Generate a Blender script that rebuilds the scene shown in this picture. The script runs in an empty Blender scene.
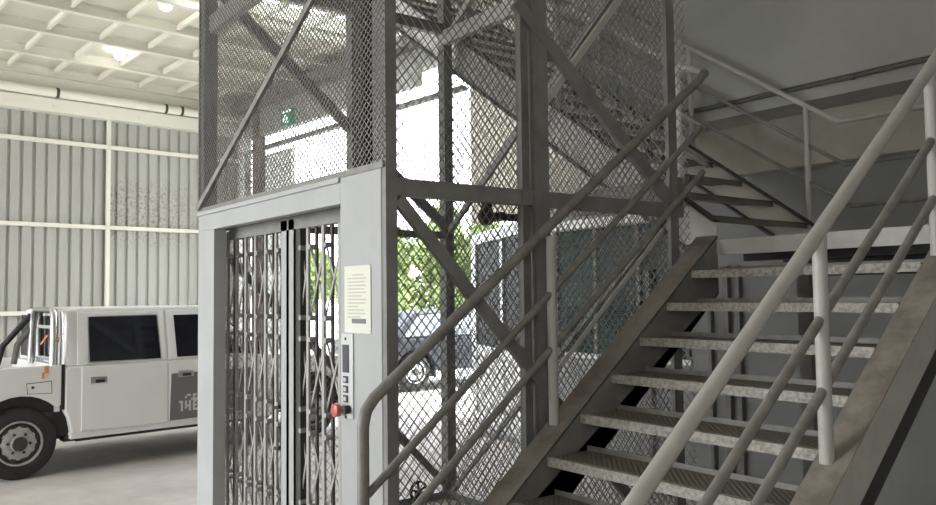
import bpy, bmesh, math, random
from mathutils import Vector, Matrix
import numpy as np

random.seed(7)
S = bpy.context.scene
COL = S.collection
V = Vector

# ------------------------------------------------------------------ camera
YAW, PITCH, ROLL, FPX = math.radians(-52.272), math.radians(3.047), math.radians(-0.685), 807.2
EYE = 1.675
f = V((math.sin(YAW)*math.cos(PITCH), math.cos(YAW)*math.cos(PITCH), math.sin(PITCH)))
r0 = V((math.cos(YAW), -math.sin(YAW), 0)); u0 = r0.cross(f)
r = r0*math.cos(ROLL)+u0*math.sin(ROLL); u = -r0*math.sin(ROLL)+u0*math.cos(ROLL)
cam = bpy.data.cameras.new('camera'); camo = bpy.data.objects.new('camera', cam); COL.objects.link(camo)
M = Matrix.Identity(4)
for i in range(3):
    M[i][0] = r[i]; M[i][1] = u[i]; M[i][2] = -f[i]
M.translation = V((0, 0, EYE))
camo.matrix_world = M
cam.sensor_fit = 'HORIZONTAL'; cam.sensor_width = 36; cam.lens = FPX*36/936; cam.clip_start = .05; cam.clip_end = 300
S.camera = camo

# ------------------------------------------------------------------ light
w = bpy.data.worlds.new('overcast_sky'); S.world = w; w.use_nodes = True
nt = w.node_tree; bg = nt.nodes['Background']
tc = nt.nodes.new('ShaderNodeTexCoord'); sep = nt.nodes.new('ShaderNodeSeparateXYZ'); rmp = nt.nodes.new('ShaderNodeValToRGB')
nt.links.new(tc.outputs['Generated'], sep.inputs[0]); nt.links.new(sep.outputs['Z'], rmp.inputs[0])
rmp.color_ramp.elements[0].position = 0.0; rmp.color_ramp.elements[0].color = (.96, .98, 1, 1)
rmp.color_ramp.elements[1].position = .8; rmp.color_ramp.elements[1].color = (.8, .9, 1, 1)
nt.links.new(rmp.outputs[0], bg.inputs['Color']); bg.inputs['Strength'].default_value = 9.0

def sun(energy, rot, angle):
    l = bpy.data.lights.new('sun', 'SUN'); l.energy = energy; l.angle = math.radians(angle); l.color = (1, .96, .88)
    o = bpy.data.objects.new('sun', l); COL.objects.link(o); o.rotation_euler = [math.radians(a) for a in rot]
sun(9.0, (35, 0, 150), 2.0)
def area(name, loc, target, sx, sy, energy, col):
    l = bpy.data.lights.new(name, 'AREA'); l.shape = 'RECTANGLE'; l.size = sx; l.size_y = sy; l.energy = energy; l.color = col
    o = bpy.data.objects.new(name, l); COL.objects.link(o); o.location = loc
    o.rotation_euler = (V(target)-V(loc)).to_track_quat('-Z', 'Y').to_euler()
area('daylight_from_hall_front', (-9, -6.3, 2.4), (-8.5, 3, 1.8), 7, 4.2, 330, (1, .98, .95))
area('right_side_fill', (2.85, -1.6, 2.5), (-3.2, 3.4, 1.7), 3.4, 2.2, 165, (1, .98, .95))  # added fill from the right; the right wall has no window
S.view_settings.view_transform = 'Standard'; S.view_settings.look = 'None'
S.view_settings.gamma = 1; S.view_settings.use_curve_mapping = False
S.view_settings.exposure = 0.0
S.cycles.use_denoising = True
S.cycles.max_bounces = 10; S.cycles.diffuse_bounces = 6
S.cycles.sample_clamp_indirect = 6

# ------------------------------------------------------------------ materials
def mat(name, col, rough=.5, metal=0, var=0.0, scale=6, col2=None, bump=0, bscale=40, emit=0, spec=.5, trans=0, detail=4, stretch=None):
    m = bpy.data.materials.new(name); m.use_nodes = True
    n = m.node_tree.nodes; L = m.node_tree.links; b = n['Principled BSDF']
    b.inputs['Base Color'].default_value = (*col, 1); b.inputs['Roughness'].default_value = rough
    b.inputs['Metallic'].default_value = metal; b.inputs['Specular IOR Level'].default_value = spec
    b.inputs['Transmission Weight'].default_value = trans
    if emit:
        b.inputs['Emission Color'].default_value = (*col, 1); b.inputs['Emission Strength'].default_value = emit
    t = n.new('ShaderNodeTexCoord'); src = t.outputs['Object']
    if stretch:
        mp = n.new('ShaderNodeMapping'); mp.inputs['Scale'].default_value = stretch
        L.new(src, mp.inputs[0]); src = mp.outputs[0]
    if var or col2:
        ns = n.new('ShaderNodeTexNoise'); ns.inputs['Scale'].default_value = scale; ns.inputs['Detail'].default_value = detail
        ns.inputs['Roughness'].default_value = .65
        L.new(src, ns.inputs['Vector'])
        rp = n.new('ShaderNodeValToRGB'); L.new(ns.outputs['Fac'], rp.inputs[0])
        c2 = col2 or tuple(c*(1-var) for c in col)
        rp.color_ramp.elements[0].position = .35; rp.color_ramp.elements[0].color = (*c2, 1)
        rp.color_ramp.elements[1].position = .62; rp.color_ramp.elements[1].color = (*col, 1)
        L.new(rp.outputs[0], b.inputs['Base Color'])
    if bump:
        ns2 = n.new('ShaderNodeTexNoise'); ns2.inputs['Scale'].default_value = bscale
        L.new(src, ns2.inputs['Vector'])
        bp = n.new('ShaderNodeBump'); bp.inputs['Strength'].default_value = bump; bp.inputs['Distance'].default_value = .01
        L.new(ns2.outputs['Fac'], bp.inputs['Height']); L.new(bp.outputs[0], b.inputs['Normal'])
    return m

def checker_plate(name, c1, c2):
    m = mat(name, c1, .6)
    n = m.node_tree.nodes; L = m.node_tree.links; b = n['Principled BSDF']; t = n.new('ShaderNodeTexCoord')
    outs = []
    for ang in (45, -45):
        mp = n.new('ShaderNodeMapping'); mp.inputs['Rotation'].default_value = (0, 0, math.radians(ang)); L.new(t.outputs['Object'], mp.inputs[0])
        wv = n.new('ShaderNodeTexWave'); wv.inputs['Scale'].default_value = 14; L.new(mp.outputs[0], wv.inputs['Vector']); outs.append(wv.outputs['Fac'])
    mx = n.new('ShaderNodeMath'); mx.operation = 'MULTIPLY'; L.new(outs[0], mx.inputs[0]); L.new(outs[1], mx.inputs[1])
    rp = n.new('ShaderNodeValToRGB'); L.new(mx.outputs[0], rp.inputs[0])
    rp.color_ramp.elements[0].position = .25; rp.color_ramp.elements[0].color = (*c1, 1)
    rp.color_ramp.elements[1].position = .7; rp.color_ramp.elements[1].color = (*c2, 1)
    L.new(rp.outputs[0], b.inputs['Base Color'])
    bp = n.new('ShaderNodeBump'); bp.inputs['Distance'].default_value = .004; L.new(mx.outputs[0], bp.inputs['Height']); L.new(bp.outputs[0], b.inputs['Normal'])
    return m

m_white = mat('grey_white_paint', (.40, .41, .415), .42, var=.10, scale=3)
m_post = mat('cage_grey_paint', (.225, .225, .217), .5, var=.25, scale=5)
m_mesh = mat('galvanised_mesh', (.22, .215, .205), .45, .25, var=.2, scale=20)
m_stair = mat('stair_grey_paint', (.21, .20, .18), .6, var=.35, scale=4)
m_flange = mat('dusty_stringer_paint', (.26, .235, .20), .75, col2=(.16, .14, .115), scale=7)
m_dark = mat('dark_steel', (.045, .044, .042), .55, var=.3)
m_rail = mat('rail_paint', (.45, .44, .405), .42, var=.12, scale=9)
m_raild = mat('worn_rail_paint', (.235, .23, .21), .5, var=.3, scale=12)
m_plate = checker_plate('checker_plate', (.15, .135, .11), (.24, .22, .18))
m_nose = mat('worn_nosing', (.40, .385, .34), .6, col2=(.22, .205, .175), scale=55, detail=2)
m_chrome = mat('chrome', (.75, .75, .75), .28, 1)
m_black = mat('black_rubber', (.02, .02, .02), .7)
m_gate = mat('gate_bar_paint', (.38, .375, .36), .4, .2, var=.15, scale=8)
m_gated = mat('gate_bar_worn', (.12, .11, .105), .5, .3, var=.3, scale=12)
m_tyre = mat('tyre_rubber', (.035, .033, .032), .8, var=.3, scale=14)
m_truck = mat('white_car_paint', (.82, .82, .80), .25, var=.03, scale=2)
m_glass = mat('dark_car_glass', (.012, .013, .02), .06, spec=.6)
m_deck = mat('ceiling_white', (.62, .59, .50), .6, var=.06, scale=2)
m_beam = mat('beam_white', (.68, .66, .58), .5)
m_clad = mat('grey_cladding', (.365, .365, .335), .5, .1, var=.08, scale=1.2, stretch=(1, 1, .25))
m_girt = mat('cream_girt', (.66, .64, .57), .5)

def stained_cladding():
    m = mat('stained_cladding', (.365, .365, .335), .55, .1)
    n = m.node_tree.nodes; L = m.node_tree.links; b = n['Principled BSDF']; t = n.new('ShaderNodeTexCoord')
    n1 = n.new('ShaderNodeTexNoise'); n1.inputs['Scale'].default_value = 22; n1.inputs['Detail'].default_value = 6; n1.inputs['Roughness'].default_value = .8
    L.new(t.outputs['Object'], n1.inputs['Vector'])
    sp = n.new('ShaderNodeSeparateXYZ'); L.new(t.outputs['Object'], sp.inputs[0])
    def window(out, c, half):
        a = n.new('ShaderNodeMath'); a.operation = 'SUBTRACT'; L.new(out, a.inputs[0]); a.inputs[1].default_value = c
        q = n.new('ShaderNodeMath'); q.operation = 'ABSOLUTE'; L.new(a.outputs[0], q.inputs[0])
        mr = n.new('ShaderNodeMapRange'); L.new(q.outputs[0], mr.inputs[0]); mr.inputs[1].default_value = half*.45; mr.inputs[2].default_value = half
        mr.inputs[3].default_value = 1; mr.inputs[4].default_value = 0
        return mr.outputs[0]
    a = window(sp.outputs['Y'], 1.95, 1.25); c = window(sp.outputs['Z'], 3.05, .62)
    mu = n.new('ShaderNodeMath'); mu.operation = 'MULTIPLY'; L.new(a, mu.inputs[0]); L.new(c, mu.inputs[1])
    rp = n.new('ShaderNodeValToRGB'); L.new(n1.outputs['Fac'], rp.inputs[0]); rp.color_ramp.elements[0].position = .48; rp.color_ramp.elements[1].position = .62
    m2 = n.new('ShaderNodeMath'); m2.operation = 'MULTIPLY'; L.new(rp.outputs[0], m2.inputs[0]); L.new(mu.outputs[0], m2.inputs[1])
    m3 = n.new('ShaderNodeMath'); m3.operation = 'MULTIPLY'; L.new(m2.outputs[0], m3.inputs[0]); m3.inputs[1].default_value = .8
    mx = n.new('ShaderNodeMix'); mx.data_type = 'RGBA'; L.new(m3.outputs[0], mx.inputs[0])
    mx.inputs[6].default_value = (.365, .365, .335, 1); mx.inputs[7].default_value = (.13, .09, .065, 1)
    L.new(mx.outputs[2], b.inputs['Base Color'])
    return m
m_clads = stained_cladding()
m_floor = mat('concrete_floor', (.52, .48, .45), .75, col2=(.40, .36, .335), scale=1.6, detail=8, bump=.1, bscale=30)
m_yard = mat('yard_concrete', (.62, .61, .58), .85, var=.12, scale=.6)
m_wall = mat('plaster_grey', (.38, .38, .355), .85, var=.12, scale=1.5, detail=6)
m_beige = mat('plaster_beige', (.45, .425, .36), .85, var=.18, scale=2.2, detail=6)
m_lower = mat('plaster_lower_grey', (.26, .265, .26), .85, var=.1, scale=1.5)
m_teal = mat('tinted_window_glass', (.02, .055, .058), .06, spec=.5, col2=(.010, .022, .024), scale=1.1)
m_frame = mat('aluminium_frame', (.55, .56, .55), .4, .5)
m_paper = mat('notice_paper', (.72, .73, .64), .8)
m_ink = mat('printed_ink', (.50, .51, .44), .8)
m_slate = mat('slate_print', (.16, .17, .18), .6)
m_frame_paint = mat('pale_stringer_paint', (.60, .59, .56), .55, var=.15, scale=5)
m_panel = mat('panel_steel', (.56, .57, .57), .35, .3)
m_disp = mat('display_dark', (.06, .065, .08), .25)
m_red = mat('red_plastic', (.5, .12, .1), .4)
m_orange = mat('orange_paint', (.8, .28, .1), .7)
m_green = mat('sign_green', (.0, .22, .12), .5, emit=.4)
m_signw = mat('sign_white', (.85, .95, .9), .5, emit=1.5)
m_leaf = mat('leaf_green', (.30, .36, .13), .7, col2=(.15, .22, .07), scale=1.2)
m_bark = mat('bark', (.12, .09, .06), .9, var=.3)
m_decal = mat('grey_decal', (.17, .165, .16), .5, var=.1)
m_letter = mat('decal_letters', (.55, .55, .53), .5)
m_rim = mat('steel_wheel', (.50, .49, .47), .45, .2, var=.3, scale=14)
m_car = mat('dark_blue_grey_paint', (.03, .032, .04), .45, 0, spec=.25)
m_alloy = mat('alloy_wheel', (.75, .75, .76), .3, .6)
m_lamp = mat('lamp_diffuser', (1, .97, .9), .4, emit=30)
m_sky = bpy.data.materials.new('translucent_skylight'); m_sky.use_nodes = True
_n = m_sky.node_tree.nodes; _t = _n.new('ShaderNodeBsdfTranslucent'); _t.inputs[0].default_value = (.8, .82, .8, 1)
m_sky.node_tree.links.new(_t.outputs[0], _n['Material Output'].inputs[0])
m_pipe = mat('conduit_grey', (.12, .12, .115), .6)

# ------------------------------------------------------------------ mesh builder
class MB:
    def __init__(s): s.v = []; s.f = []; s.marks = []
    def add(s, vs, fs):
        o = len(s.v); s.v += [tuple(p) for p in vs]; s.f += [tuple(i+o for i in q) for q in fs]; return s
    def box(s, a, b, T=None):
        x0, x1 = sorted((a[0], b[0])); y0, y1 = sorted((a[1], b[1])); z0, z1 = sorted((a[2], b[2]))
        p = [V((x, y, z)) for z in (z0, z1) for y in (y0, y1) for x in (x0, x1)]
        if T: p = [T @ q for q in p]
        return s.add(p, [(0, 2, 3, 1), (4, 5, 7, 6), (0, 1, 5, 4), (2, 6, 7, 3), (0, 4, 6, 2), (1, 3, 7, 5)])
    def bar(s, p, q, w, t, side):
        """rectangular bar p->q; `side` = direction of the width w"""
        p, q, side = V(p), V(q), V(side); d = (q-p).normalized()
        a = (side - d*side.dot(d)).normalized(); b = d.cross(a)
        P = [c + a*i*w/2 + b*j*t/2 for c in (p, q) for i, j in ((-1, -1), (1, -1), (1, 1), (-1, 1))]
        return s.add(P, [(3, 2, 1, 0), (4, 5, 6, 7), (0, 1, 5, 4), (1, 2, 6, 5), (2, 3, 7, 6), (3, 0, 4, 7)])
    def angle(s, p, q, d1, d2, w, t):
        """L section from p to q, legs along d1 and d2"""
        p, q = V(p), V(q); d = (q-p).normalized()
        a = V(d1); a = (a-d*a.dot(d)).normalized(); b = V(d2); b = (b-d*b.dot(d)-a*b.dot(a)).normalized()
        prof = [(0, 0), (w, 0), (w, t), (t, t), (t, w), (0, w)]
        P = [c + a*i + b*j for c in (p, q) for i, j in prof]; n = 6
        return s.add(P, [tuple(range(n))[::-1], tuple(range(n, 2*n))]+[(i, (i+1) % n, (i+1) % n+n, i+n) for i in range(n)])
    def prism(s, prof, ext, T=None):
        """closed profile (list of 3-vectors) extruded by ext"""
        n = len(prof); P = [V(p) for p in prof]+[V(p)+V(ext) for p in prof]
        if T: P = [T @ q for q in P]
        return s.add(P, [tuple(range(n))[::-1], tuple(range(n, 2*n))]+[(i, (i+1) % n, (i+1) % n+n, i+n) for i in range(n)])
    def tube(s, pts, rad, seg=12, cap=True):
        pts = [V(p) for p in pts]; n = len(pts); o = len(s.v); ref = None; vs = []; fs = []
        for i, p in enumerate(pts):
            d0 = (p-pts[i-1]).normalized() if i else None; d1 = (pts[i+1]-p).normalized() if i < n-1 else None
            t = (d0+d1).normalized() if d0 and d1 else (d0 or d1)
            if ref is None: ref = V((0, 0, 1)) if abs(t.z) < .9 else V((1, 0, 0))
            a = (ref-t*ref.dot(t)).normalized(); ref = a; b = t.cross(a)
            k = 1/max(.5, t.dot(d1)) if d0 and d1 else 1
            for j in range(seg):
                g = 2*math.pi*j/seg; vs.append(p+(a*math.cos(g)+b*math.sin(g))*rad)
        for i in range(n-1):
            for j in range(seg): fs.append((i*seg+j, i*seg+(j+1) % seg, (i+1)*seg+(j+1) % seg, (i+1)*seg+j))
        if cap: fs += [tuple(range(seg))[::-1], tuple((n-1)*seg+j for j in range(seg))]
        return s.add(vs, fs)
    def lathe(s, c, axis, prof, seg=32, cap=True):
        """prof: list of (radius, offset along axis)"""
        c, d = V(c), V(axis).normalized(); a = d.orthogonal().normalized(); b = d.cross(a); vs = []; fs = []; n = len(prof)
        for rr, h in prof:
            for j in range(seg):
                g = 2*math.pi*j/seg; vs.append(c+d*h+(a*math.cos(g)+b*math.sin(g))*rr)
        for i in range(n-1):
            for j in range(seg): fs.append((i*seg+j, i*seg+(j+1) % seg, (i+1)*seg+(j+1) % seg, (i+1)*seg+j))
        if cap: fs += [tuple(range(seg))[::-1], tuple((n-1)*seg+j for j in range(seg))]
        return s.add(vs, fs)
    def mark(s, m): s.marks.append((len(s.f), m)); return s
    def build(s, name, m, parent=None, smooth=False, bevel=0, label=None):
        me = bpy.data.meshes.new(name)
        P = s.v
        if parent is not None:
            off = parent.get('_w') or (0, 0, 0)
            P = [(x-off[0], y-off[1], z-off[2]) for x, y, z in P]
            loc = (0, 0, 0)
        else:
            loc = (0, 0, 0)
        me.from_pydata(P, [], s.f); me.materials.append(m)
        for i, (f0, mm) in enumerate(s.marks):
            me.materials.append(mm)
            for q in me.polygons[f0:]: q.material_index = i+1
        bm = bmesh.new(); bm.from_mesh(me); bmesh.ops.recalc_face_normals(bm, faces=bm.faces); bm.to_mesh(me); bm.free()
        if smooth:
            for p in me.polygons: p.use_smooth = True
            try: me.set_sharp_from_angle(angle=math.radians(40))
            except Exception: pass
        o = bpy.data.objects.new(name, me); COL.objects.link(o); o.location = loc
        if parent is not None:
            o.parent = parent
            o['_w'] = tuple(parent.get('_w') or (0, 0, 0))
        if bevel:
            md = o.modifiers.new('edge', 'BEVEL'); md.width = bevel; md.segments = 2; md.limit_method = 'ANGLE'
        if label: o['label'] = label
        return o

def thing(name, loc, label, cat, group=None):
    o = bpy.data.objects.new(name, None); COL.objects.link(o); o.location = loc; o['_w'] = tuple(loc)
    o.empty_display_size = .1; o['label'] = label; o['category'] = cat
    if group: o['group'] = group
    return o
def tag(o, label, cat, group=None):
    o['label'] = label; o['category'] = cat
    if group: o['group'] = group
    return o
def struct(o): o['kind'] = 'structure'; return o

AZ = math.radians(-4)                       # the hall is turned four degrees against the stair core
def hall(bx, by, z=0):                      # hall axes -> world
    return V((bx*math.cos(AZ)+by*math.sin(AZ), -bx*math.sin(AZ)+by*math.cos(AZ), z))
TH = Matrix.Rotation(-AZ, 4, 'Z')

# ================================================================== STRUCTURE
WX = -13.04                                  # hall x of left wall face (world X=-13 at Y=1)
wb = hall(WX, 0)
struct(MB().box((-17, -7, -.15), (4, 7.0, 0)).build('floor', m_floor))
struct(MB().box((-90, 7.0, -.25), (40, 90, -.02)).box((-90, -60, -.25), (-17, 7, -.02)).box((-17, -60, -.25), (40, -7, -.02)).build('ground_yard', m_yard))

# left wall: trapezoidal cladding, two fields beside the column (right field stained)
def cladding(b, y0, y1, z0, z1, pitch=.166, x=WX):
    k = int((y1-y0)/pitch)+1; prof = []
    y = y0
    while y < y1-1e-6:
        for dy, dx in ((0, 0), (.105, 0), (.118, -.028), (.153, -.028)):
            if y+dy <= y1: prof.append((x+dx, y+dy))
        y += pitch
    prof.append((x, y1)); n = len(prof)
    vs = [hall(px, py, z) for z in (z0, z1) for px, py in prof]+[hall(px-.06, py, z) for z in (z0, z1) for px, py in ((x, y0), (x, y1))]
    fs = [(i, i+1, n+i+1, n+i) for i in range(n-1)]
    fs += [(2*n, 2*n+1, 2*n+3, 2*n+2), (0, n, 2*n+2, 2*n), (n-1, 2*n+1, 2*n+3, 2*n-1)]
    b.add(vs, fs)
b = MB(); cladding(b, -7, 4.12, 0, 4.47); struct(b.build('wall_left', m_clad))
b = MB(); cladding(b, 4.12, 6.25, 0, 4.47); o = b.build('wall_left_stained', m_clads); o.data.transform(Matrix.Translation(-hall(WX, 2.6))); o.location = hall(WX, 2.6); struct(o)
n_ = 1
for z in (1.495, 2.79, 4.04):
    struct(MB().box((WX, -7, z-.03), (WX+.07, 6.3, z+.03), TH).build('trim_%d' % n_, m_girt)); n_ += 1
struct(MB().box((WX, 4.105, 0), (WX+.07, 4.155, 4.47), TH).build('trim_%d' % n_, m_girt)); n_ += 1
# eaves: two stepped beams on top of the wall
b = MB().box((WX-.1, -7, 4.46), (WX+.16, 6.3, 4.66), TH)
for k in range(18): b.box((WX+.16, -6+k*.62, 4.53), (WX+.172, -5.93+k*.62, 4.57), TH)
struct(b.build('trim_%d' % n_, m_beam)); n_ += 1
struct(MB().box((WX-.1, -7, 4.66), (WX+.05, 6.3, 4.82), TH).box((WX-.1, -7, 4.82), (WX+.04, 6.3, 5.22), TH).build('trim_%d' % n_, m_beam)); n_ += 1

pp = thing('eaves_pipe', hall(WX+.2, 2, 4.74), 'long white pipe with dark clamps under the eaves of the clad wall', 'pipe')
MB().tube([hall(WX+.2, -5.8, 4.74), hall(WX+.2, 6.2, 4.74)], .07, 16).build('tube', m_beam, pp, True)
for yy in (3.32, 4.93, 5.19): MB().tube([hall(WX+.2, yy, 4.74), hall(WX+.2, yy+.04, 4.74)], .078, 16).box((WX+.1, yy, 4.74), (WX, yy+.04, 4.77), TH).build('clamp', m_dark, pp)
# ceiling: deck, beams along the hall, joists across
b = MB(); b.box((-17, -7, 5.13), (-9.3, 6.4, 5.35)).box((-8.65, -7, 5.13), (4, 6.4, 5.35)).box((-9.3, -7, 5.13), (-8.65, 2.9, 5.35)).box((-9.3, 6.1, 5.13), (-8.65, 6.4, 5.35)).box((-9.3, 6.4, 5.13), (4, 9.5, 5.35))  # last box: roof past the back wall, added to shade the door leaf
struct(b.build('ceiling', m_deck))
struct(MB().box((-9.35, 2.85, 5.355), (-8.6, 6.15, 5.365)).build('window_2', m_sky))
b = MB()
bxs = [-12.96, -11.96, -10.87, -9.88, -8.9, -7.9, -6.9]
for bx in bxs:
    b.box((bx-.04, -7, 5.0), (bx+.04, 6.2, 5.018), TH).box((bx-.01, -7, 5.022), (bx+.01, 6.2, 5.13), TH).box((bx-.05, -7, 5.12), (bx+.05, 6.2, 5.13), TH)
struct(b.build('trim_%d' % n_, m_beam)); n_ += 1
b = MB()
for k in range(-14, 6):
    by = 2.71+.62*k
    b.box((-13.2, by-.02, 5.05), (-6.0, by+.02, 5.06), TH).box((-13.2, by-.006, 5.06), (-6.0, by+.006, 5.13), TH)
struct(b.build('trim_%d' % n_, m_beam)); n_ += 1

# back wall behind the stair, with its window; opening to the yard further left
YB = 6.05
b = MB()
b.box((-7.62, YB, 0), (-6.55, YB+.18, .05))                       # sill of doorway
b.box((-6.5, YB, 0), (3, YB+.2, 1.02)).box((-6.5, YB, 2.44), (3, YB+.2, 5.3)).box((-4.55, YB, 1.02), (3, YB+.2, 2.44)).box((-6.5, YB, 1.02), (-6.28, YB+.2, 2.44))
struct(b.build('wall_back', m_lower))
struct(MB().box((-7.66, YB-.06, 2.55), (-6.5, YB+.14, 5.3)).box((-6.5, YB-.06, 3.10), (-5.75, YB+.14, 5.3)).build('wall_back_panel', m_beam))  # second box: pale patch standing in for brightly lit wall behind the treads
struct(MB().box((-6.5, YB-.12, 2.66), (3, YB, 3.10)).build('wall_back_ledge', m_beige))
struct(MB().box((-5.75, 5.56, 3.07), (3, YB+.1, 5.3)).build('wall_upper', m_wall))
b = MB()
for xx, ww in ((-4.15, .05), (-4.03, .03), (-4.32, .03), (-2.2, .06), (-5.0, .05)): b.box((xx-ww/2, YB-.05, 0), (xx+ww/2, YB, 1.9))
struct(b.build('trim_%d' % n_, m_stair)); n_ += 1
# window in the back wall
b = MB(); X0, X1, Z0, Z1 = -6.28, -4.55, 1.02, 2.34
b.box((X0, YB-.02, Z0), (X1, YB+.04, Z0+.05))
wf = struct(b.build('window_1', m_frame))
for xx in (X0, X0+.56, X0+1.12, X1-.05): MB().box((xx, YB-.02, Z0+.05), (xx+.04, YB+.04, Z1)).build('mullion', m_stair, wf)
MB().box((X0, YB-.16, Z1), (X1, YB+.03, Z1+.09)).build('head', mat('window_head_white', (.75, .76, .74), .6), wf)
MB().box((X0, YB+.01, Z0), (X1, YB+.02, Z1)).build('pane', m_teal, wf)
struct(MB().box((X0, YB+.02, Z0), (X1, YB+.2, Z1+.1)).build('wall_behind_window', m_lower))

# outer wall with the wide yard opening (turned with the hall)
OP = V((-7.4, 5.9, 0)); OD = V((math.sin(math.radians(86)), math.cos(math.radians(86)), 0)); ON = V((-OD.y, OD.x, 0))
def ow(s, d, z): return OP+OD*s+ON*d+V((0, 0, z))
TO = Matrix.Translation(OP) @ Matrix(((OD.x, ON.x, 0, 0), (OD.y, ON.y, 0, 0), (0, 0, 1, 0), (0, 0, 0, 1)))
b = MB().box((-7.4, .0, 0), (-6.02, .12, 4.42), TO).box((-7.4, 0, 4.42), (-1.2, .12, 5.4), TO).box((-1.2, 0, 4.60), (-.25, .12, 5.4), TO)
struct(b.build('wall_yard', m_clad))
struct(MB().box((-6.2, .0, 4.17), (-.28, .08, 4.23), TO).build('trim_%d' % n_, m_post)); n_ += 1
struct(MB().box((-6.6, -.25, 4.86), (0, -.05, 5.02), TO).build('trim_%d' % n_, m_stair)); n_ += 1
b = MB()
for i in range(8): b.box((-6.05+i*.16, .25, .1), (-5.92+i*.16, .28, 4.15), TO)
b.box((-6.05, .24, .1), (-4.85, .26, 4.15), TO)
m_fib = m_sky.copy(); m_fib.node_tree.nodes['Translucent BSDF'].inputs[0].default_value = (.62, .62, .60, 1)
struct(b.build('door_1', m_fib))
for s_, w_, m_ in ((-6.5, .30, m_stair), (-5.5, .07, mat('brown_oxide', (.16, .11, .095), .7))):
    b = MB().box((s_-w_/2, -.1, 0), (s_+w_/2, -.08, 4.9), TO).box((s_-w_/2, .08, 0), (s_+w_/2, .1, 4.9), TO).box((s_-.01, -.1, 0), (s_+.01, .1, 4.9), TO)
    struct(b.build('trim_%d' % n_, m_)); n_ += 1
# glazed door leaf standing ajar beside the stair
DA = math.radians(113.7); DD = V((math.sin(DA), math.cos(DA), 0)); DN = V((-DD.y, DD.x, 0)); DP = V((-6.62, 5.93, 0))
TD = Matrix.Translation(DP) @ Matrix(((DD.x, DN.x, 0, 0), (DD.y, DN.y, 0, 0), (0, 0, 1, 0), (0, 0, 0, 1)))
b = MB(); Wd = 2.35
b.box((-Wd, -.03, 2.36), (0, .03, 2.50), TD).box((-Wd, -.03, .02), (0, .03, .12), TD).box((-Wd, -.03, .92), (0, .03, 1.02), TD)
for xx in (-Wd, -.95, -.12): b.box((xx, -.03, .02), (xx+(.10 if xx > -2 else .22), .03, 2.5), TD)
do = struct(b.build('door_2', m_frame))
MB().box((-Wd+.05, -.01, .1), (-.05, .01, .95), TD).build('lower_panel', mat('door_panel_white', (.62, .62, .60), .6), do)
MB().box((-Wd+.05, -.006, 1.0), (-.05, .006, 2.4), TD).build('pane', mat('door_glass', (.012, .016, .018), .45, spec=.03), do)
struct(MB().box((-6.45, YB+.2, 0), (-6.25, 9.5, 5.2)).build('wall_reflection_block', m_wall))  # unseen wall added to keep sky reflections off the door glass
# rest of the room the camera cannot see
struct(MB().box((3, -7, 0), (3.2, YB+.2, 5.3)).build('wall_right', m_wall))
struct(MB().box((-4.2, -4.2, 0), (3, -4.0, 5.3)).build('wall_front', m_wall))
struct(MB().box((-13.6, -7.2, 4.5), (-4.2, -7.0, 5.42)).box((-4.2, -7.2, 0), (3, -7, 5.4)).build('wall_front_lintel', m_wall))

# ================================================================== ELEVATOR SHAFT
CX0, CX1, CY0, CY1 = -5.55, -3.08, 1.95, 4.06
CT = 5.0
sh = thing('elevator_shaft', (-4.3, 3.0, 0), 'tall elevator shaft cage of wire mesh with white front frame', 'elevator')
def clipline(W, H, c, k):
    """segment of v = k*u + c inside [0,W]x[0,H]"""
    pts = []
    us = [0, W, (0-c)/k, (H-c)/k]
    for uu in us:
        vv = k*uu+c
        if -1e-6 <= uu <= W+1e-6 and -1e-6 <= vv <= H+1e-6: pts.append((uu, vv))
    if len(pts) < 2: return None
    pts.sort(); a, b_ = pts[0], pts[-1]
    return (a, b_) if abs(a[0]-b_[0]) > 1e-4 else None
def mesh_panel(o, ux, W, z0, z1, nrm, wd=.0075, th=.006, A=.057, B=.068):
    o, ux, nrm = V(o), V(ux), V(nrm); b = MB(); H = z1-z0; up = V((0, 0, 1))
    for sg in (1, -1):
        k = sg*B/A; c = -B*math.ceil(W/A)-B if sg > 0 else 0
        top = H+B if sg > 0 else H+B*math.ceil(W/A)+B
        while c < top:
            q = clipline(W, H, c, k)
            if q:
                p0, p1 = [o+ux*a+up*(z0+v_)+nrm*(.002*sg) for a, v_ in q]
                b.bar(p0, p1, wd, th, nrm.cross(p1-p0))
            c += B
    return b
mp = []
Xd, Yd = V((1, 0, 0)), V((0, 1, 0))
mesh_panel((-5.48, CY0-.036, 0), Xd, CX1+5.48, 2.27, CT, -Yd, wd=.0044, th=.004, A=.042, B=.037).build('mesh_panel', m_mesh, sh)
mesh_panel((CX1-.075, CY0+.06, 0), Yd, CY1-CY0-.15, .05, CT, Xd, wd=.004, th=.004, A=.050, B=.058).build('mesh_panel', m_mesh, sh)
mesh_panel((CX0-.05, CY0+.06, 0), Yd, CY1-CY0, .05, CT, -Xd, wd=.003, th=.003).build('mesh_panel', m_mesh, sh)
mesh_panel((CX0, CY1+.05, 0), Xd, CX1-CX0, .05, CT, Yd, wd=.005, th=.005).build('mesh_panel', m_mesh, sh)
# corner posts (front ones hidden below by the white frame)
def L(p, q, d1, d2, w, t, name='brace', m=m_post): return MB().angle(p, q, d1, d2, w, t).build(name, m, sh)
MB().box((-5.475, CY0-.03, 0), (-5.40, CY0+.06, CT)).build('post', m_post, sh)
MB().box((CX1-.11, CY0-.03, 0), (CX1, CY0+.03, CT)).build('post', m_post, sh)
MB().box((CX0-.04, CY1-.04, 0), (CX0+.05, CY1+.045, CT)).build('post', m_post, sh)
MB().box((CX1-.03, CY1-.125, 0), (CX1, CY1-.055, CT)).build('post', m_post, sh)
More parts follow.
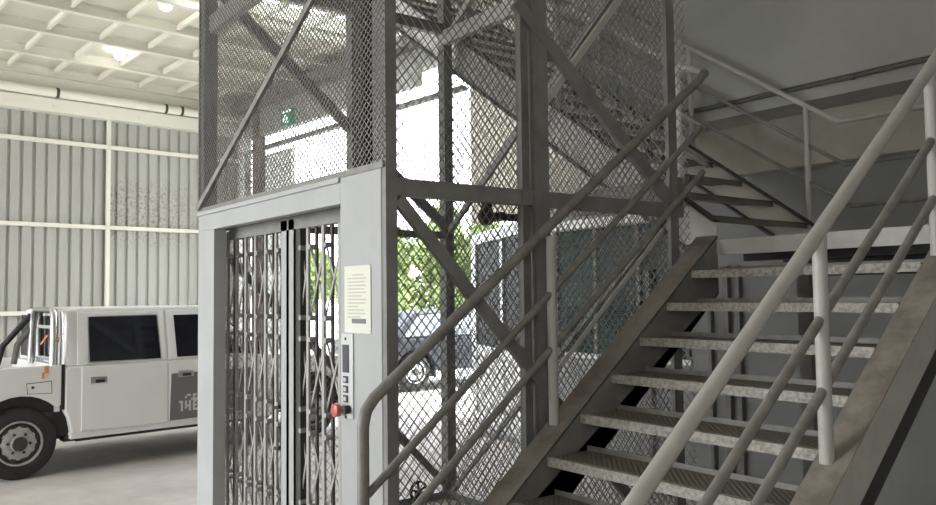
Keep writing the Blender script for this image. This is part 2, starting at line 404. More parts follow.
# light edge flats where the mesh is folded round the posts
for p0, p1 in (((CX1-.02, CY1-.14, 0), (CX1+.006, CY1-.125, CT)), ((CX1-.02, 2.735, 0), (CX1+.006, 2.742, CT)), ((CX1-.01, 2.816, 0), (CX1+.004, 2.824, CT)), ((-5.485, CY0-.042, 2.27), (-5.473, CY0-.03, CT))):
    MB().box(p0, p1).build('edge_flat', m_mesh, sh)
# guide columns half-way on both sides
MB().box((CX1-.07, 2.83, 0), (CX1, 2.93, CT)).build('guide_column', m_post, sh)
MB().box((CX1-.045, 2.745, 0), (CX1-.02, 2.81, CT)).build('guide_rail', m_stair, sh)
MB().box((CX0, 3.10, 0), (CX0+.09, 3.19, CT)).build('guide_column', m_post, sh)
MB().box((CX0+.02, 3.20, 0), (CX0+.11, 3.30, CT)).build('guide_rail', m_dark, sh)
# beams
def beam(p, q, m=m_post): MB().box(p, q).build('beam', m, sh)
beam((CX1-.06, CY0, 2.135), (CX1-.004, CY1, 2.215))
beam((CX0, CY0, 3.91), (CX0+.06, CY1, 4.0)); beam((CX1-.06, CY0, 3.91), (CX1-.004, CY1, 4.0))
beam((CX0, CY1-.06, 3.82), (CX1, CY1, 3.94), m_rail); beam((CX0, CY0, 3.50), (CX1, CY0+.05, 3.62), m_rail)
beam((CX0, CY0+.1, 2.155), (CX0+.06, CY1, 2.215))
beam((CX0+1.5, CY1-.05, 2.215), (CX1, CY1, 2.38), m_stair)
beam((CX0, CY0, 0), (CX0+.06, CY1, .06)); beam((CX0, CY1-.06, 0), (CX1, CY1, .06)); beam((CX1-.06, CY0, 0), (CX1, CY1, .06))
# diagonal angles
xr, xl = CX1-.012, CX0+.03
def brace(p, q, n, w=.055, t=.03, m=m_post):
    p, q = V(p), V(q); MB().bar(p, q, w, t, V(n).cross(q-p)).build('brace', m, sh)
brace((xr, 1.99, 2.12), (xr, 4.0, .03), Xd, .06)
brace((xr, 2.72, 3.19), (xr, 3.98, 2.20), Xd, .075)
brace((xr-.035, 2.94, 2.69), (xr-.035, 4.0, 3.90), Xd, .035, .03, m_rail)
brace((xl, 2.0, 3.90), (xl, 4.05, 2.24), Xd, .085)
brace((xl, 2.0, 2.10), (xl, 4.05, .06), Xd, .055)
brace((-5.45, CY0-.05, 2.29), (CX1-.1, CY0-.05, 3.55), Yd, .038, .02, m_raild)
brace((CX0+.08, CY1-.02, 2.22), (CX1-.06, CY1-.02, 4.05), Yd, .05)
brace((CX0+.08, CY1-.02, 3.88), (CX0+.95, CY1-.02, 4.55), Yd, .05, .03, m_rail)
brace((CX0+.08, CY1-.02, .06), (CX1-.06, CY1-.02, 2.2), Yd, .03)
brace((xr+.02, 2.97, 1.29), (xr+.02, 3.84, 2.05), Xd, .022, .012, m_rail)
# guide brackets
for (x, y, z, sg) in ((CX1-.12, 2.62, 2.08, 1), (CX0+.12, 3.31, 2.86, -1)):
    b = MB().bar((x, y, z), (x, y+.24 if sg > 0 else y-.12, z), .035, .035, (0, 0, 1)).lathe((x-.03, y, z), (1, 0, 0), [(.02, -.02), (.045, -.015), (.045, .015), (.02, .02)], 16).box((x-.02, y-.04, z+.03), (x+.02, y-.0, z+.07)).box((x-.02, y+.03, z-.02), (x+.05, y+.06, z+.02))
    b.build('guide_bracket', m_dark, sh)
# white front frame
FY = CY0-.035
b = MB().box((-5.49, FY, 0), (-5.20, FY+.085, 2.13)); b.build('jamb', m_white, sh, bevel=.004)
b = MB().box((-3.495, FY, 0), (CX1-.035, FY+.05, 2.26)); b.build('jamb', m_white, sh, bevel=.004)
b = MB().box((-5.49, FY, 2.13), (-3.495, FY+.06, 2.235)).box((-5.495, FY-.012, 2.235), (-3.495, FY+.05, 2.262)); b.build('header', m_white, sh, bevel=.003)
MB().box((-5.48, FY-.006, 2.258), (CX1-.01, FY+.02, 2.288)).build('mesh_frame', m_mesh, sh)

# folding gate
gt = thing('folding_gate', (-4.5, 2.08, 0), 'collapsible scissor gate of close upright bars across the elevator doorway', 'gate')
GY = 2.09
lx = [-5.36+.155*i for i in range(6)]; rx = [-4.16+.185*i for i in range(3)]+[-3.60]
for x in lx+rx:
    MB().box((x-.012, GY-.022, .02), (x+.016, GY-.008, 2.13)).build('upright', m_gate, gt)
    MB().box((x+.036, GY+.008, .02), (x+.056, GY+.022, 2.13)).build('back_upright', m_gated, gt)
for x, w_ in ((-4.49, .085), (-4.385, .075)):
    b = MB().box((x, GY-.03, .02), (x+w_, GY-.02, 2.13)).box((x, GY-.03, .02), (x+.008, GY+.02, 2.13)).box((x+w_-.008, GY-.03, .02), (x+w_, GY+.02, 2.13))
    b.build('meeting_stile', m_white, gt)
MB().box((-4.30, GY-.02, .02), (-4.25, GY+.02, 2.13)).build('gap_strip', m_dark, gt)  # dark strip standing in for the gap beside the meeting stiles
for xs in (lx+[-4.49], [-4.28]+rx):
    for zc in (1.76, 1.24, .72, .28):
        b = MB()
        for i in range(len(xs)-1):
            a, c = xs[i], xs[i+1]
            b.bar((a, GY-.004, zc-.2), (c, GY-.004, zc+.2), .016, .004, (1, 0, 0)).bar((a, GY+.004, zc+.2), (c, GY+.004, zc-.2), .016, .004, (1, 0, 0))
            for zz in (-.2, .2): b.lathe((a+.03, GY-.01, zc+zz), (0, 1, 0), [(.015, -.015), (.015, .02)], 8)
        b.build('scissor_links', m_gate, gt)
for z in (1.02, .78):
    MB().bar((-4.56, GY-.035, z), (-4.49, GY-.035, z+.01), .02, .02, (0, 0, 1)).build('latch', m_black, gt)
MB().box((CX0+.25, GY-.03, 2.07), (-3.5, GY+.03, 2.24)).build('top_track', m_post, gt)
MB().box((CX0+.25, GY-.03, 0), (-3.5, GY+.03, .02)).build('bottom_track', m_stair, gt)

# notice
nz = FY-.002
b = MB().box((-3.447, nz-.002, 1.505), (-3.203, nz, 1.822)).mark(m_ink); z = 1.775
for i, ln in enumerate((.10, .17, .16, .17, .15, .17, .13, .17, .16, .10, .15, .16, .12)):
    xx = -3.415 if i else -3.37
    b.box((xx, nz-.0032, z), (xx+ln, nz-.002, z+.006)); z -= .0165
b.mark(m_slate).box((-3.375, nz-.0035, 1.55), (-3.245, nz-.002, 1.572))
no = b.build('printed_notice', m_paper)
tag(no, 'pale printed paper notice on the white column right of the gate', 'notice')
# control panel
cp = thing('control_panel', (-3.42, FY, 1.3), 'narrow lift call panel with display and three buttons under the notice', 'control panel')
MB().box((-3.475, FY-.008, 1.10), (-3.365, FY, 1.50)).build('faceplate', m_panel, cp, bevel=.002)
MB().box((-3.458, FY-.011, 1.315), (-3.398, FY-.008, 1.447)).build('display', m_disp, cp)
MB().lathe((-3.43, FY-.008, 1.475), (0, -1, 0), [(.007, 0), (.006, .004)], 12).build('indicator', m_dark, cp)
for z in (1.282, 1.236, 1.191):
    bz = MB().box((-3.449, FY-.014, z-.017), (-3.407, FY-.008, z+.017)).build('button', m_disp, cp, bevel=.002)
    MB().box((-3.438, FY-.017, z-.009), (-3.418, FY-.014, z+.009)).build('button_cap', m_panel, bz)
MB().lathe((-3.465, FY-.008, 1.135), (0, -1, 0), [(.018, 0), (.018, .02), (.032, .022), (.032, .045), (.02, .05)], 20).build('stop_knob', m_red, cp, True)
MB().lathe((-3.40, FY-.008, 1.143), (0, -1, 0), [(.02, 0), (.02, .03), (.012, .034)], 16).build('key_switch', m_black, cp, True)
MB().lathe((-3.43, FY-.008, 1.105), (0, -1, 0), [(.008, 0), (.006, .004)], 10).build('lock', m_dark, cp)

# governor sheave at the foot of the shaft
sv = thing('rope_sheave', (-5.35, 3.62, .12), 'small black spoked pulley wheel at the foot of the shaft', 'pulley')
MB().lathe((-5.35, 3.62, .14), (1, 0, 0), [(.068, -.012), (.08, -.012), (.074, 0), (.08, .012), (.068, .012), (.068, -.012)], 28, False).build('rim', m_black, sv, True)
b = MB()
for k in range(5): a = 2*math.pi*k/5+.4; b.bar((-5.35, 3.62, .14), (-5.35, 3.62+.07*math.cos(a), .14+.07*math.sin(a)), .014, .012, (1, 0, 0))
b.build('spokes', m_black, sv)
MB().box((-5.38, 3.60, 0), (-5.32, 3.64, .14)).build('bracket', m_dark, sv)

# ================================================================== STAIRS
LZ = 1.98
def nos(Y): return LZ-.18*(4.07-Y)/.231
st = thing('staircase', (-2.24, 2.8, 0), 'grey steel open-riser stair flight climbing beside the elevator cage', 'staircase')
XL, XR = -2.855, -1.618
for k in range(1, 11):
    y = 4.07-.228*k-.028; z = LZ-.18*k; d = .275
    t = MB().box((XL, y+.004, z-.006), (XR, y+d, z)).build('tread', m_plate, st)
    prof = [(XL, y, z), (XL, y+.035, z), (XL, y+.035, z-.006), (XL, y+.006, z-.006), (XL, y+.006, z-.042), (XL, y, z-.042)]
    MB().prism([(XL, y-.002, z+.0015), (XL, y+.03, z+.0015), (XL, y+.03, z-.006), (XL, y+.006, z-.006), (XL, y+.006, z-.042), (XL, y-.002, z-.042)], (XR-XL, 0, 0)).build('nosing', m_nose, t)
    MB().box((XL, y+d-.006, z-.006), (XR, y+d, z+.024)).build('rear_lip', m_raild, t)
def stringer(xin, xout, ytop, depth, m1, m2, name):
    y0 = 1.50; pts = lambda off: [(y0, nos(y0)+off), (ytop, nos(ytop)+off)]
    lo, hi = (xin, xout) if xin < xout else (xout, xin)
    def slab(x0, x1, offt, offb, nm, m, par):
        (ya, za), (yb, zb) = pts(offt); (yc, zc), (yd, zd) = pts(offb)
        za, zc = max(za, 0), max(zc, 0)
        prof = [(x0, ya, za), (x0, yb, zb), (x0, yd, zd), (x0, yc+max(0, (0-(nos(yc)+offb))*.231/.18), max(nos(yc)+offb, 0)), ]
        return MB().prism(prof, (x1-x0, 0, 0)).build(nm, m, par)
    return slab
sl = stringer(XL, -3.0, 4.07, .33, None, None, '')
web = sl(-2.875, -2.857, .028, -.31, 'stringer', m_stair, st)
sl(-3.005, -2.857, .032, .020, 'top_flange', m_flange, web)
sl(-3.005, -2.857, -.30, -.312, 'bottom_strip', m_dark, web)
web = sl(-1.50, -1.485, -.004, -.19, 'stringer', m_rail, st)
sl(-1.617, -1.487, .004, -.008, 'top_flange', m_flange, web)
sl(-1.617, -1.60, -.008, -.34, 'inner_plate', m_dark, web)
sl(-1.60, -1.495, -.19, -.31, 'bottom_strip', m_dark, web)  # dark strip below the pale web, set slightly back

# landing
ld = thing('stair_landing', (-2.2, 4.8, 1.9), 'steel landing platform between the two stair flights', 'landing')
MB().box((-3.02, 4.07, LZ-.012), (-1.3, 5.42, LZ)).build('plate', m_plate, ld)
MB().box((-2.95, 4.062, LZ-.085), (-1.3, 4.085, LZ+.004)).build('front_beam', m_rail, ld)
b = MB()
for y in (4.5, 4.95): b.box((-2.95, y-.03, LZ-.11), (-1.3, y+.03, LZ-.012))
b.box((-2.95, 5.36, LZ-.2), (-1.3, 5.42, LZ-.012)); b.build('joists', m_dark, ld)
MB().box((-2.66, 4.58, 0), (-2.58, 4.66, LZ-.11)).build('leg', m_stair, ld)
MB().box((-1.45, 5.3, 0), (-1.37, 5.38, LZ-.11)).build('leg', m_stair, ld)

# upper flight behind the cage
s2 = thing('staircase', (-3.0, 4.8, LZ), 'upper grey steel stair flight rising left behind the elevator cage', 'staircase')
SL2 = .18/.257
def n2(X): return 2.16+(-3.05-X)*SL2
for k in range(1, 16):
    x = -3.05-.257*(k-1); z = LZ+.18*k
    t = MB().box((x-.27, 4.235, z-.006), (x, 5.41, z)).box((x-.004, 4.235, z-.04), (x, 5.41, z)).build('tread', m_stair, s2)
    MB().box((x-.27, 4.235, z-.006), (x-.265, 5.41, z+.03)).build('rear_lip', m_stair, t)
def str2(y0, y1, off, dep, xf, nm, m):
    X1 = -6.75
    prof = [(xf, y0, n2(xf)+off), (X1, y0, n2(X1)+off), (X1, y0, n2(X1)+off-dep), (xf-.25, y0, max(n2(xf-.25)+off-dep, LZ)), (xf, y0, LZ)]
    return MB().prism(prof, (0, y1-y0, 0)).build(nm, m, s2)
str2(4.195, 4.225, .01, .31, -2.95, 'stringer', m_frame_paint)
w2 = MB().bar((-2.95, 4.17, n2(-2.95)-.30+.02), (-6.75, 4.17, n2(-6.75)-.30), .03, .02, (0, 1, 0)).build('bottom_edge', m_dark, s2)  # dark bar draws the shadow line along the stringer's lower edge
MB().bar((-2.95, 4.2, n2(-2.95)+.02), (-6.75, 4.2, n2(-6.75)+.02), .06, .015, (0, 1, 0)).build('top_edge', m_dark, s2)
str2(5.415, 5.45, .01, .27, -2.98, 'stringer', m_beige)
MB().bar((-2.98, 5.40, n2(-2.98)+.02), (-6.75, 5.40, n2(-6.75)+.02), .05, .015, (0, 1, 0)).build('top_edge', m_dark, s2)
MB().bar((-3.2, 5.40, n2(-3.2)-.26), (-6.75, 5.40, n2(-6.75)-.26), .05, .015, (0, 1, 0)).build('bottom_edge', m_dark, s2)

# railings
def railing(label, x0):
    return thing('stair_railing', x0, label, 'railing')
def arc(pts): return pts
ra = railing('thin tubular railing between stair and elevator cage, bent down at its lower end', (-2.95, 2.8, 1.0))
x = -2.95
MB().tube([(x, 1.72, .02), (x, 1.72, 1.14), (x, 1.735, 1.20), (x, 1.775, 1.25), (x, 4.06, nos(4.06)+.985), (x-.005, 4.12, 3.01), (x-.05, 4.19, 3.03)], .026, 14).build('handrail', m_raild, ra, True)
for dz, ye in ((.69, 4.07), (.415, 4.08)):
    MB().tube([(x, 1.74, nos(1.74)+dz), (x, ye, nos(ye)+dz)], .018, 10).build('mid_rail', m_raild, ra, True)
MB().tube([(x, 2.81, nos(2.81)+.03), (x, 2.81, nos(2.81)+.97)], .025, 14).build('post', m_rail, ra, True)

rb = railing('thick pale railing nearest the viewer on the open side of the stair', (-1.57, 2.8, 1.0))
x = -1.57
MB().tube([(x, 1.5, nos(1.5)+.86), (x, 4.02, nos(4.02)+.85), (x, 4.12, LZ+.87), (x, 4.6, LZ+.9)], .0275, 16).build('handrail', m_rail, rb, True)
for dz in (.55, .29):
    MB().tube([(x, 1.5, nos(1.5)+dz), (x, 4.02, nos(4.02)+dz-.02), (x, 4.12, LZ+dz+.02), (x, 4.6, LZ+dz+.05)], .019, 12).build('mid_rail', m_raild, rb, True)
for y in (1.75, 2.865, 3.87):
    MB().tube([(x, y, max(0, nos(y)+.003)), (x, y, nos(y)+.85)], .0265, 16).build('post', m_rail, rb, True)

rc = railing('inner railing of the upper flight starting at the landing newel', (-3.2, 4.2, 2.3))
y = 4.2
MB().tube([(-3.0, y-.01, 3.03), (-3.2, y, 3.13), (-6.7, y, 3.13+3.5*SL2)], .022, 12).build('handrail', m_rail, rc, True)
for dz in (.58, .35):
    MB().tube([(-3.0, y, n2(-3.0)+dz-.02), (-6.7, y, n2(-6.7)+dz)], .016, 10).build('mid_rail', m_raild, rc, True)
for xx in (-3.2, -4.3, -5.4):
    MB().tube([(xx, y, n2(xx)+.01), (xx, y, n2(xx)+.87)], .024, 14).build('post', m_rail, rc, True)

rd = railing('outer railing of the upper flight running on along the landing edge', (-3.05, 5.45, 2.2))
y = 5.45
for (xc, zc, rr, m_, nm) in ((-2.818, 2.85, .02, m_rail, 'handrail'), (-2.775, 2.545, .015, m_raild, 'mid_rail'), (-2.742, 2.255, .015, m_raild, 'mid_rail')):
    MB().tube([(-1.35, y, zc), (xc, y, zc), (-6.7, y, zc+(6.7+xc)*.682 if nm == 'handrail' else zc+(6.7+xc)*.66)], rr, 10).build(nm, m_, rd, True)
for xx in (-3.05, -4.04, -5.03, -6.0):
    MB().tube([(xx, y, n2(xx)+.01), (xx, y, 2.85+(-2.818-xx)*.682)], .021, 12).build('post', m_rail, rd, True)
MB().tube([(-1.4, y, LZ), (-1.4, y, 2.85)], .021, 12).build('post', m_rail, rd, True)

# conduit on the upper wall
cd = thing('wall_conduit', (-3, 5.55, 3.16), 'thin dark conduit pipe clipped along the grey upper wall', 'conduit')
MB().tube([(-5.7, 5.535, 3.165), (2.9, 5.535, 3.165)], .011, 8).build('pipe', m_pipe, cd, True)
MB().tube([(-5.7, 5.54, 3.19), (2.9, 5.54, 3.19)], .007, 8).build('cable', m_pipe, cd, True)
for xx in (-5.1, -4.2, -3.3, -2.75, -2.0, -1.0): MB().box((xx-.012, 5.52, 3.15), (xx+.012, 5.56, 3.182)).build('clip', m_pipe, cd)

# ================================================================== TRUCK
TA = math.radians(-5.3); Td = V((math.sin(TA), math.cos(TA), 0)); Tn = V((Td.y, -Td.x, 0))
TT = Matrix.Translation((-8.59, 1.335, 0)) @ Matrix(((Td.x, Tn.x, 0, 0), (Td.y, Tn.y, 0, 0), (0, 0, 1, 0), (0, 0, 0, 1)))
# local: x = forward, y = outward to the viewer side (0 = near flank), z up
tk = thing('pickup_truck', TT @ V((1.4, -.84, 0)), 'white double-cab pickup truck parked by the corrugated wall', 'truck')
TWD = 1.68; RA = .44
def arch(cx, lo, rev=False, n=14):
    a0 = math.asin((lo-.34)/RA); pts = []
    for i in range(n+1):
        a = math.pi-a0-(math.pi-2*a0)*i/n; pts.append((cx+RA*math.cos(a), .34+RA*math.sin(a)))
    return pts
def tri(prof2, y0, y1, m, nm, par, bevel=.0):
    return MB().prism([(px, y0, pz) for px, pz in prof2], (0, y1-y0, 0), TT).build(nm, m, par, bevel=bevel)
low = [(.45, .36), (.44, .44), (.42, .53), (.385, .60), (.385, 1.03), (2.62, 1.03), (3.65, .95), (3.92, .86), (3.97, .42)]+arch(3.19, .36)[::-1]
cabb = MB()
P0 = [(px, 0, pz) for px, pz in low]; cabb.prism(P0, (0, -TWD, 0), TT)
cb = cabb.build('cab_body', m_truck, tk, bevel=.02)
# greenhouse: tapered
gh0 = [(.395, 1.02), (2.58, 1.02), (1.96, 1.55), (1.80, 1.60), (.52, 1.60), (.42, 1.57)]
def inset(z): return -.015-(max(0, z-1.03))*.20
n = len(gh0); vs = [TT @ V((px, inset(pz), pz)) for px, pz in gh0]+[TT @ V((px, -TWD-inset(pz), pz)) for px, pz in gh0]
MB().add(vs, [tuple(range(n)), tuple(range(n, 2*n))[::-1]]+[(i, i+n, (i+1) % n+n, (i+1) % n) for i in range(n)]).build('cab_top', m_truck, tk, bevel=.025)
def side_quad(pts, dy, th, m, nm, par, bevel=0):
    a = [TT @ V((px, inset(pz)+dy if pz > 1.03 else dy-.0, pz)) for px, pz in pts]; n = len(pts)
    c = [TT @ V((px, (inset(pz) if pz > 1.03 else 0)+dy+th, pz)) for px, pz in pts]
    return MB().add(a+c, [tuple(range(n))[::-1], tuple(range(n, 2*n))]+[(i, (i+1) % n, (i+1) % n+n, i+n) for i in range(n)]).build(nm, m, par, bevel=bevel)
# doors as thin skins
rdoor = side_quad([(.535, .39), (.535, 1.025), (1.39, 1.025), (1.39, .39)], .003, .014, m_truck, 'rear_door', tk, .006)
fdoor = side_quad([(1.405, .39), (1.405, 1.025), (2.40, 1.025), (2.50, .72), (2.42, .39)], .003, .014, m_truck, 'front_door', tk, .006)
side_quad([(.50, 1.04), (.52, 1.555), (1.385, 1.555), (1.39, 1.04)], .002, .012, m_truck, 'window_frame', rdoor, .005)
side_quad([(1.405, 1.04), (1.405, 1.555), (1.90, 1.555), (2.48, 1.05)], .002, .012, m_truck, 'window_frame', fdoor, .005)
side_quad([(.615, 1.065), (.625, 1.505), (1.305, 1.505), (1.32, 1.06)], .012, .006, m_glass, 'window', rdoor)
side_quad([(1.50, 1.06), (1.49, 1.505), (1.86, 1.505), (2.30, 1.06)], .012, .006, m_glass, 'window', fdoor)
side_quad([(.60, 1.05), (.612, 1.515), (1.318, 1.515), (1.335, 1.05), ], .010, .004, m_black, 'window_seal', rdoor)
side_quad([(.545, .60), (.545, .625), (1.38, .625), (1.38, .60)], .013, .006, m_truck, 'crease', rdoor)
for dr, x0 in ((rdoor, .61), (fdoor, 1.50)):
    h = side_quad([(x0, .845), (x0, .915), (x0+.17, .915), (x0+.17, .845)], .012, .012, m_chrome, 'handle', dr, .01)
    side_quad([(x0+.05, .855), (x0+.05, .885), (x0+.14, .885), (x0+.14, .855)], .024, .003, m_black, 'recess', dr)
b = MB(); a_ = [TT @ V((px, .017, pz)) for px, pz in ((1.412, .40), (1.43, .89), (2.385, .89), (2.41, .40))]
b.add(a_+[p+Tn*.002 for p in a_], [(3, 2, 1, 0), (4, 5, 6, 7), (0, 1, 5, 4), (1, 2, 6, 5), (2, 3, 7, 6), (3, 0, 4, 7)]).mark(m_letter)
def letters(b, x0, z0, rows, px=.022):
    for j, row in enumerate(rows):
        for i, ch in enumerate(row):
            if ch == '#': b.box((x0+i*px, .019, z0-(j+1)*px), (x0+(i+1)*px, .021, z0-j*px), TT)
letters(b, 1.51, .66, ["....##.##.####.", "...#...#..#..#.", "......####.##..", "##.#.#.##.####.", ".#.#.#.#..#..#.", ".#.###.##.####.", ".#.#.#.#..#....", ".#...#.######.."])
b.build('decal', m_decal, fdoor)
# bed
bedp = [(-1.05, .42), (-1.05, 1.05), (.31, 1.05), (.31, .62)]+[p for p in arch(0, .36)[::-1] if p[0] < .42]
bedp = [(-1.05, .45), (-1.05, 1.05), (.355, 1.05), (.355, .66)]
ar = arch(0, .42)[::-1]
bedp += [p for p in ar if p[0] < .33]
bd = tri(bedp, -.07, 0, m_truck, 'bed', tk, .012)
tri(bedp, -TWD, -TWD+.07, m_truck, 'bed_side', bd, .012)
MB().box((-1.05, -TWD, .5), (-1.0, 0, 1.05), TT).build('tailgate', m_truck, bd)
MB().box((.31, -TWD+.05, .6), (.355, -.05, 1.05), TT).build('bed_front', m_truck, bd)
MB().box((-1.0, -TWD+.05, .55), (.3, -.05, .6), TT).build('bed_floor', m_dark, bd)
MB().box((-1.0, -TWD+.3, .3), (3.6, -.3, .55), TT).box((.40, -.2, .30), (2.6, -.06, .36), TT).build('chassis', m_black, tk)
for a_, c_ in ((-.5, .5), (2.72, 3.66)): MB().box((a_, -.30, .36), (c_, -.08, .80), TT).build('wheel_housing', m_black, tk)
b = MB().box((.44, -.09, .325), (2.62, .002, .385), TT); b.build('sill', m_truck, tk, bevel=.008)
MB().box((.5, -.12, .295), (2.6, -.03, .326), TT).build('underbody_edge', m_black, tk)
side_quad([(.06, .80), (.05, .89), (.26, .90), (.265, .79)], .001, .006, m_truck, 'fuel_flap', bd, .003)
side_quad([(.055, .795), (.045, .897), (.266, .907), (.271, .785)], -.002, .004, m_dark, 'fuel_flap_gap', bd)
MB().lathe(TT @ V((.10, .007, .855)), Tn, [(.014, 0), (.012, .004)], 10).build('fuel_flap_lock', m_dark, bd)
MB().box((.357, -.1, .62), (.384, -.004, 1.05), TT).build('bed_gap', m_black, tk)
# roll bar
for yy in (-.10, -TWD+.10): pass
pts = []
def hoop(x0, rr, m, nm, top=1.585, y0=-.09, y1=-TWD+.09):
    P = [(x0, y0, 1.03), (x0+.01, y0-.01, 1.45), (x0+.015, y0-.04, 1.54), (x0+.02, y0-.12, top), (x0+.02, y1+.12, top), (x0+.015, y1+.04, 1.54), (x0+.01, y1+.01, 1.45), (x0, y1, 1.03)]
    return MB().tube([TT @ V(p) for p in P], rr, 12).build(nm, m, tk, True)
hoop(.285, .03, m_chrome, 'roll_bar', 1.585, -.05, -.80); hoop(.345, .026, m_chrome, 'roll_bar', 1.57, -.05, -.80)
for pp_, m_ in ((((.285, -.80, 1.53), (.03, -.80, 1.22), (-.02, -.80, 1.03)), m_black), (((.285, -.80, 1.40), (.16, -.80, 1.22), (.13, -.80, 1.03)), m_stair)):
    MB().tube([TT @ V(p) for p in pp_], .03, 10).build('roll_bar_stay', m_, tk, True)
P = [(.33, -.22, 1.10), (.33, -.22, 1.38), (.33, -.26, 1.41), (.33, -.66, 1.41), (.33, -.70, 1.38), (.33, -.70, 1.10), (.33, -.22, 1.10)]
MB().tube([TT @ V(p) for p in P], .02, 10).build('window_guard', m_frame, tk, True)
b = MB().box((.375, -.16, 1.08), (.392, -TWD+.16, 1.52), TT).build('rear_window', m_glass, tk)
b = MB()
for (a, c) in (((.25, -.05, 1.28), (.35, -.04, 1.30)), ((.26, -.05, 1.33), (.37, -.05, 1.38)), ((.28, -.05, 1.22), (.31, -.04, 1.42)), ((.22, -.2, 1.25), (.24, -.06, 1.34)), ((.30, -.03, 1.28), (.38, -.05, 1.35))):
    b.tube([TT @ V(a), TT @ V(c)], .008, 6)
b.build('orange_strap', m_orange, tk, label='orange strap tied to the roll bar')
MB().box((.20, .003, .98), (.235, .006, 1.05), TT).box((.18, .003, .93), (.20, .006, .99), TT).build('orange_mark', m_orange, bd)
# wheels
def wheel(c, axis, R, W, par, mr, name='wheel', holes=12):
    t = MB().lathe(c, axis, [(R*.60, -W), (R*.88, -W), (R*.97, -W+.02), (R, -W+.05), (R, -.05), (R*.97, -.02), (R*.88, 0), (R*.62, -.005), (R*.60, -.02)], 40).build(name, m_tyre, par, True)
    rp = [(R*.61, -.09), (R*.61, .006), (R*.57, .006), (R*.545, -.03), (R*.50, -.03), (R*.40, -.004), (R*.32, .004), (R*.22, .0), (R*.19, .03), (R*.08, .035), (.005, .035)]
    h = MB().lathe(c, axis, rp, 40).mark(m_dark)
    d = V(axis).normalized(); a = d.orthogonal().normalized(); b_ = d.cross(a)
    for k in range(holes):
        g = 2*math.pi*k/holes; h.lathe(V(c)+(a*math.cos(g)+b_*math.sin(g))*R*.445, axis, [(.024, -.04), (.024, -.012)], 10)
    for k in range(6):
        g = 2*math.pi*k/6+.2; h.lathe(V(c)+(a*math.cos(g)+b_*math.sin(g))*R*.28, axis, [(.016, -.0), (.012, .012)], 8)
    h.lathe(c, axis, [(R*.20, .031), (R*.17, .042), (.01, .044)], 16)
    h.build('rim', mr, t, True)
    return t
for s_ in (0, 3.19):
    wheel(TT @ V((s_, -.03, .34)), Tn, .34, .21, tk, m_rim)
    wheel(TT @ V((s_, -TWD+.03, .34)), -Tn, .34, .21, tk, m_rim)
MB().box((3.90, -TWD-.02, .40), (4.05, .02, .60), TT).build('front_bumper', m_chrome, tk, bevel=.03)
MB().box((3.93, -TWD+.4, .62), (3.975, -.4, .82), TT).build('grille', m_black, tk)
for yy in (-.36, -TWD+.06): MB().box((3.93, yy, .66), (3.98, yy+.30, .82), TT).build('headlight', m_frame, tk, bevel=.02)
MB().add([TT @ V(p) for p in ((2.56, -.15, 1.06), (2.02, -.20, 1.52), (2.02, -TWD+.20, 1.52), (2.56, -TWD+.15, 1.06), (2.58, -.15, 1.07), (2.04, -.20, 1.53), (2.04, -TWD+.20, 1.53), (2.58, -TWD+.15, 1.07))],
    [(0, 1, 2, 3), (7, 6, 5, 4), (0, 4, 5, 1), (1, 5, 6, 2), (2, 6, 7, 3), (3, 7, 4, 0)]).build('windscreen', m_glass, tk)
MB().box((2.30, .02, 1.05), (2.38, .17, 1.20), TT).box((2.30, -.02, 1.08), (2.34, .03, 1.11), TT).build('side_mirror', m_black, tk, bevel=.02)

# ================================================================== YARD
CA = math.radians(5); Cd = V((math.sin(CA), math.cos(CA), 0)); Cn = V((Cd.y, -Cd.x, 0))
TC = Matrix.Translation((-11.95, 8.05, 0)) @ Matrix(((Cd.x, Cn.x, 0, 0), (Cd.y, Cn.y, 0, 0), (0, 0, 1, 0), (0, 0, 0, 1)))
car = thing('car', TC @ V((1.3, -.8, 0)), 'dark sedan with pale alloy wheels parked out in the bright yard', 'car')
def carch(cx, n=12): return [(cx+.39*math.cos(math.pi*i/n), .33+.39*math.sin(math.pi*i/n)) for i in range(n+1)]
prof = [(-.85, .35), (-.92, .55), (-.88, .88), (-.3, .93), (2.4, .92), (3.3, .80), (3.42, .55), (3.38, .32)]+carch(2.62)+carch(0)
MB().prism([(a, 0, c) for a, c in prof], (0, -1.7, 0), TC).build('body', m_car, car, bevel=.03)
gp = [(-.45, .92), (.1, 1.38), (1.2, 1.42), (2.25, .91)]
def ci(z): return -.04-(z-.92)*.35
n = 4; vs = [TC @ V((a, ci(c), c)) for a, c in gp]+[TC @ V((a, -1.7-ci(c), c)) for a, c in gp]
MB().add(vs, [tuple(range(n)), tuple(range(n, 2*n))[::-1]]+[(i, i+n, (i+1) % n+n, (i+1) % n) for i in range(n)]).build('roof', m_car, car, bevel=.03)
for q in ([(-.22, .96), (.14, 1.32), (.62, 1.35), (.66, .96)], [(.74, .96), (.70, 1.35), (1.16, 1.36), (1.95, .96)]):
    a = [TC @ V((px, ci(pz)+.004, pz)) for px, pz in q]; c = [p+Cn*.006 for p in a]
    MB().add(a+c, [(3, 2, 1, 0), (4, 5, 6, 7)]+[(i, (i+1) % 4, (i+1) % 4+4, i+4) for i in range(4)]).build('window', mat('car_glass_sky_glare', (.25, .28, .30), .05), car)  # pale glass colour stands for the sky's glare
MB().box((.40, -.02, .22), (2.2, .012, .34), TC).build('sill', m_frame, car)
MB().box((-.4, -1.4, .2), (3.0, -.3, .4), TC).build('underbody', m_black, car)
for s_ in (0, 2.62):
    wheel(TC @ V((s_, -.02, .33)), Cn, .33, .2, car, m_alloy, holes=10); wheel(TC @ V((s_, -1.68, .33)), -Cn, .33, .2, car, m_alloy, holes=10)

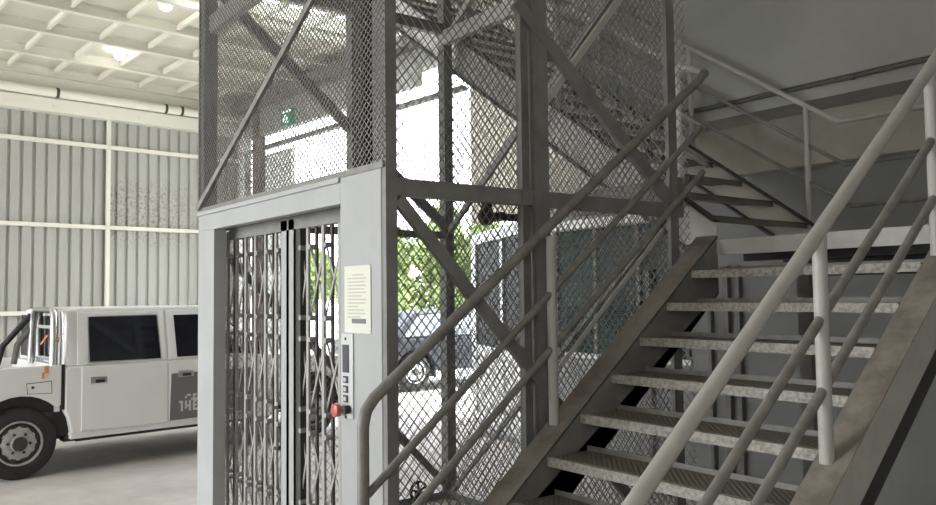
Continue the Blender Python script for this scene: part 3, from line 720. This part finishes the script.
def tree(name, label, loc, h, w_, trunk_h, nleaf, group):
    t = thing(name, loc, label, 'tree', group); x, y, z = loc
    MB().tube([(x, y, -.05), (x+.05, y, trunk_h*.6), (x-.04, y+.1, trunk_h+.4)], .09, 8).build('trunk', m_bark, t, True)
    bcl = MB()
    cl = [(V((random.uniform(-1, 1)*w_*.6, random.uniform(-1, 1)*w_*.5, random.uniform(trunk_h, h))), random.uniform(.35, .6)*w_*.7) for _ in range(16)]
    for _ in range(nleaf):
        c, rr = random.choice(cl); d = V((random.gauss(0, 1), random.gauss(0, 1), random.gauss(0, 1))).normalized()*rr*random.random()**.4
        p = V((x, y, 0))+c+d; s_ = random.uniform(.08, .15)
        a = V((random.gauss(0, 1), random.gauss(0, 1), random.gauss(0, 1))).normalized(); bb = a.orthogonal().normalized()
        bcl.add([p-a*s_, p+bb*s_*.5, p+a*s_, p-bb*s_*.5], [(0, 1, 2, 3)])
    bcl.build('foliage', m_leaf, t)
tl = [((-18.6, 13.6), 3.9, 1.5, .7, 'bushy green tree out in the yard, seen just right of the white column'),
      ((-16.6, 14.2), 3.6, 1.4, .8, 'bushy green tree in the yard, next right of the one by the column'),
      ((-21.5, 13.0), 3.4, 1.6, .6, 'green yard tree glimpsed through the right leaf of the gate'),
      ((-25.5, 12.5), 3.2, 1.7, .6, 'green yard tree glimpsed through the gate beyond the meeting stiles'),
      ((-15.3, 18.2), 3.4, 1.5, .8, 'green yard tree seen beside the open glazed door')]
for (xy, h, w_, th_, lab) in tl: tree('yard_tree', lab, (*xy, 0), h, w_, th_, 7500, 'trees in the yard')

# ================================================================== SIGNS AND LAMPS
es = thing('exit_sign', ow(-4.48, -.06, 4.6), 'small green lit running-man exit sign above the yard opening', 'sign')
MB().box((-4.62, -.06, 4.42), (-4.30, -.005, 4.68), TO).build('face', m_green, es)
b = MB().box((-4.60, -.064, 4.63), (-4.32, -.06, 4.665), TO).box((-4.56, -.064, 4.48), (-4.51, -.06, 4.60), TO)
def sb(p, q, w_): 
    P = ow(p[0], -.062, p[1]); Q = ow(q[0], -.062, q[1]); b.bar(P, Q, w_, .004, (Q-P).cross(ON))
sb((-4.46, 4.55), (-4.44, 4.51), .03); sb((-4.44, 4.51), (-4.41, 4.45), .02); sb((-4.45, 4.51), (-4.49, 4.47), .02); sb((-4.46, 4.55), (-4.42, 4.53), .015)
b.lathe(ow(-4.465, -.06, 4.58), -ON, [(.018, 0), (.016, .004)], 10)
b.build('pictogram', m_signw, es)
for (bx, by, lab) in ((-11.4, 3.75, 'glowing ceiling lamp between white beams over the parked truck'), (-9.1, 3.5, 'glowing ceiling lamp near the top edge left of the cage')):
    p = hall(bx, by, 5.06)
    lt = thing('ceiling_lamp', p, lab, 'lamp', 'hall ceiling lamps')
    Tl = Matrix.Translation(hall(bx, by, 0)) @ TH
    MB().tube([Tl @ V((0, 0, 5.13)), Tl @ V((0, 0, 5.10))], .05, 14).build('base', m_beam, lt, True)
    MB().lathe(Tl @ V((0, 0, 5.10)), (0, 0, -1), [(.03, 0), (.06, .015), (.075, .05), (.06, .085), (.035, .105), (.01, .11)], 20).build('globe', m_lamp, lt, True)

for o in bpy.data.objects:
    if '_w' in o: del o['_w']
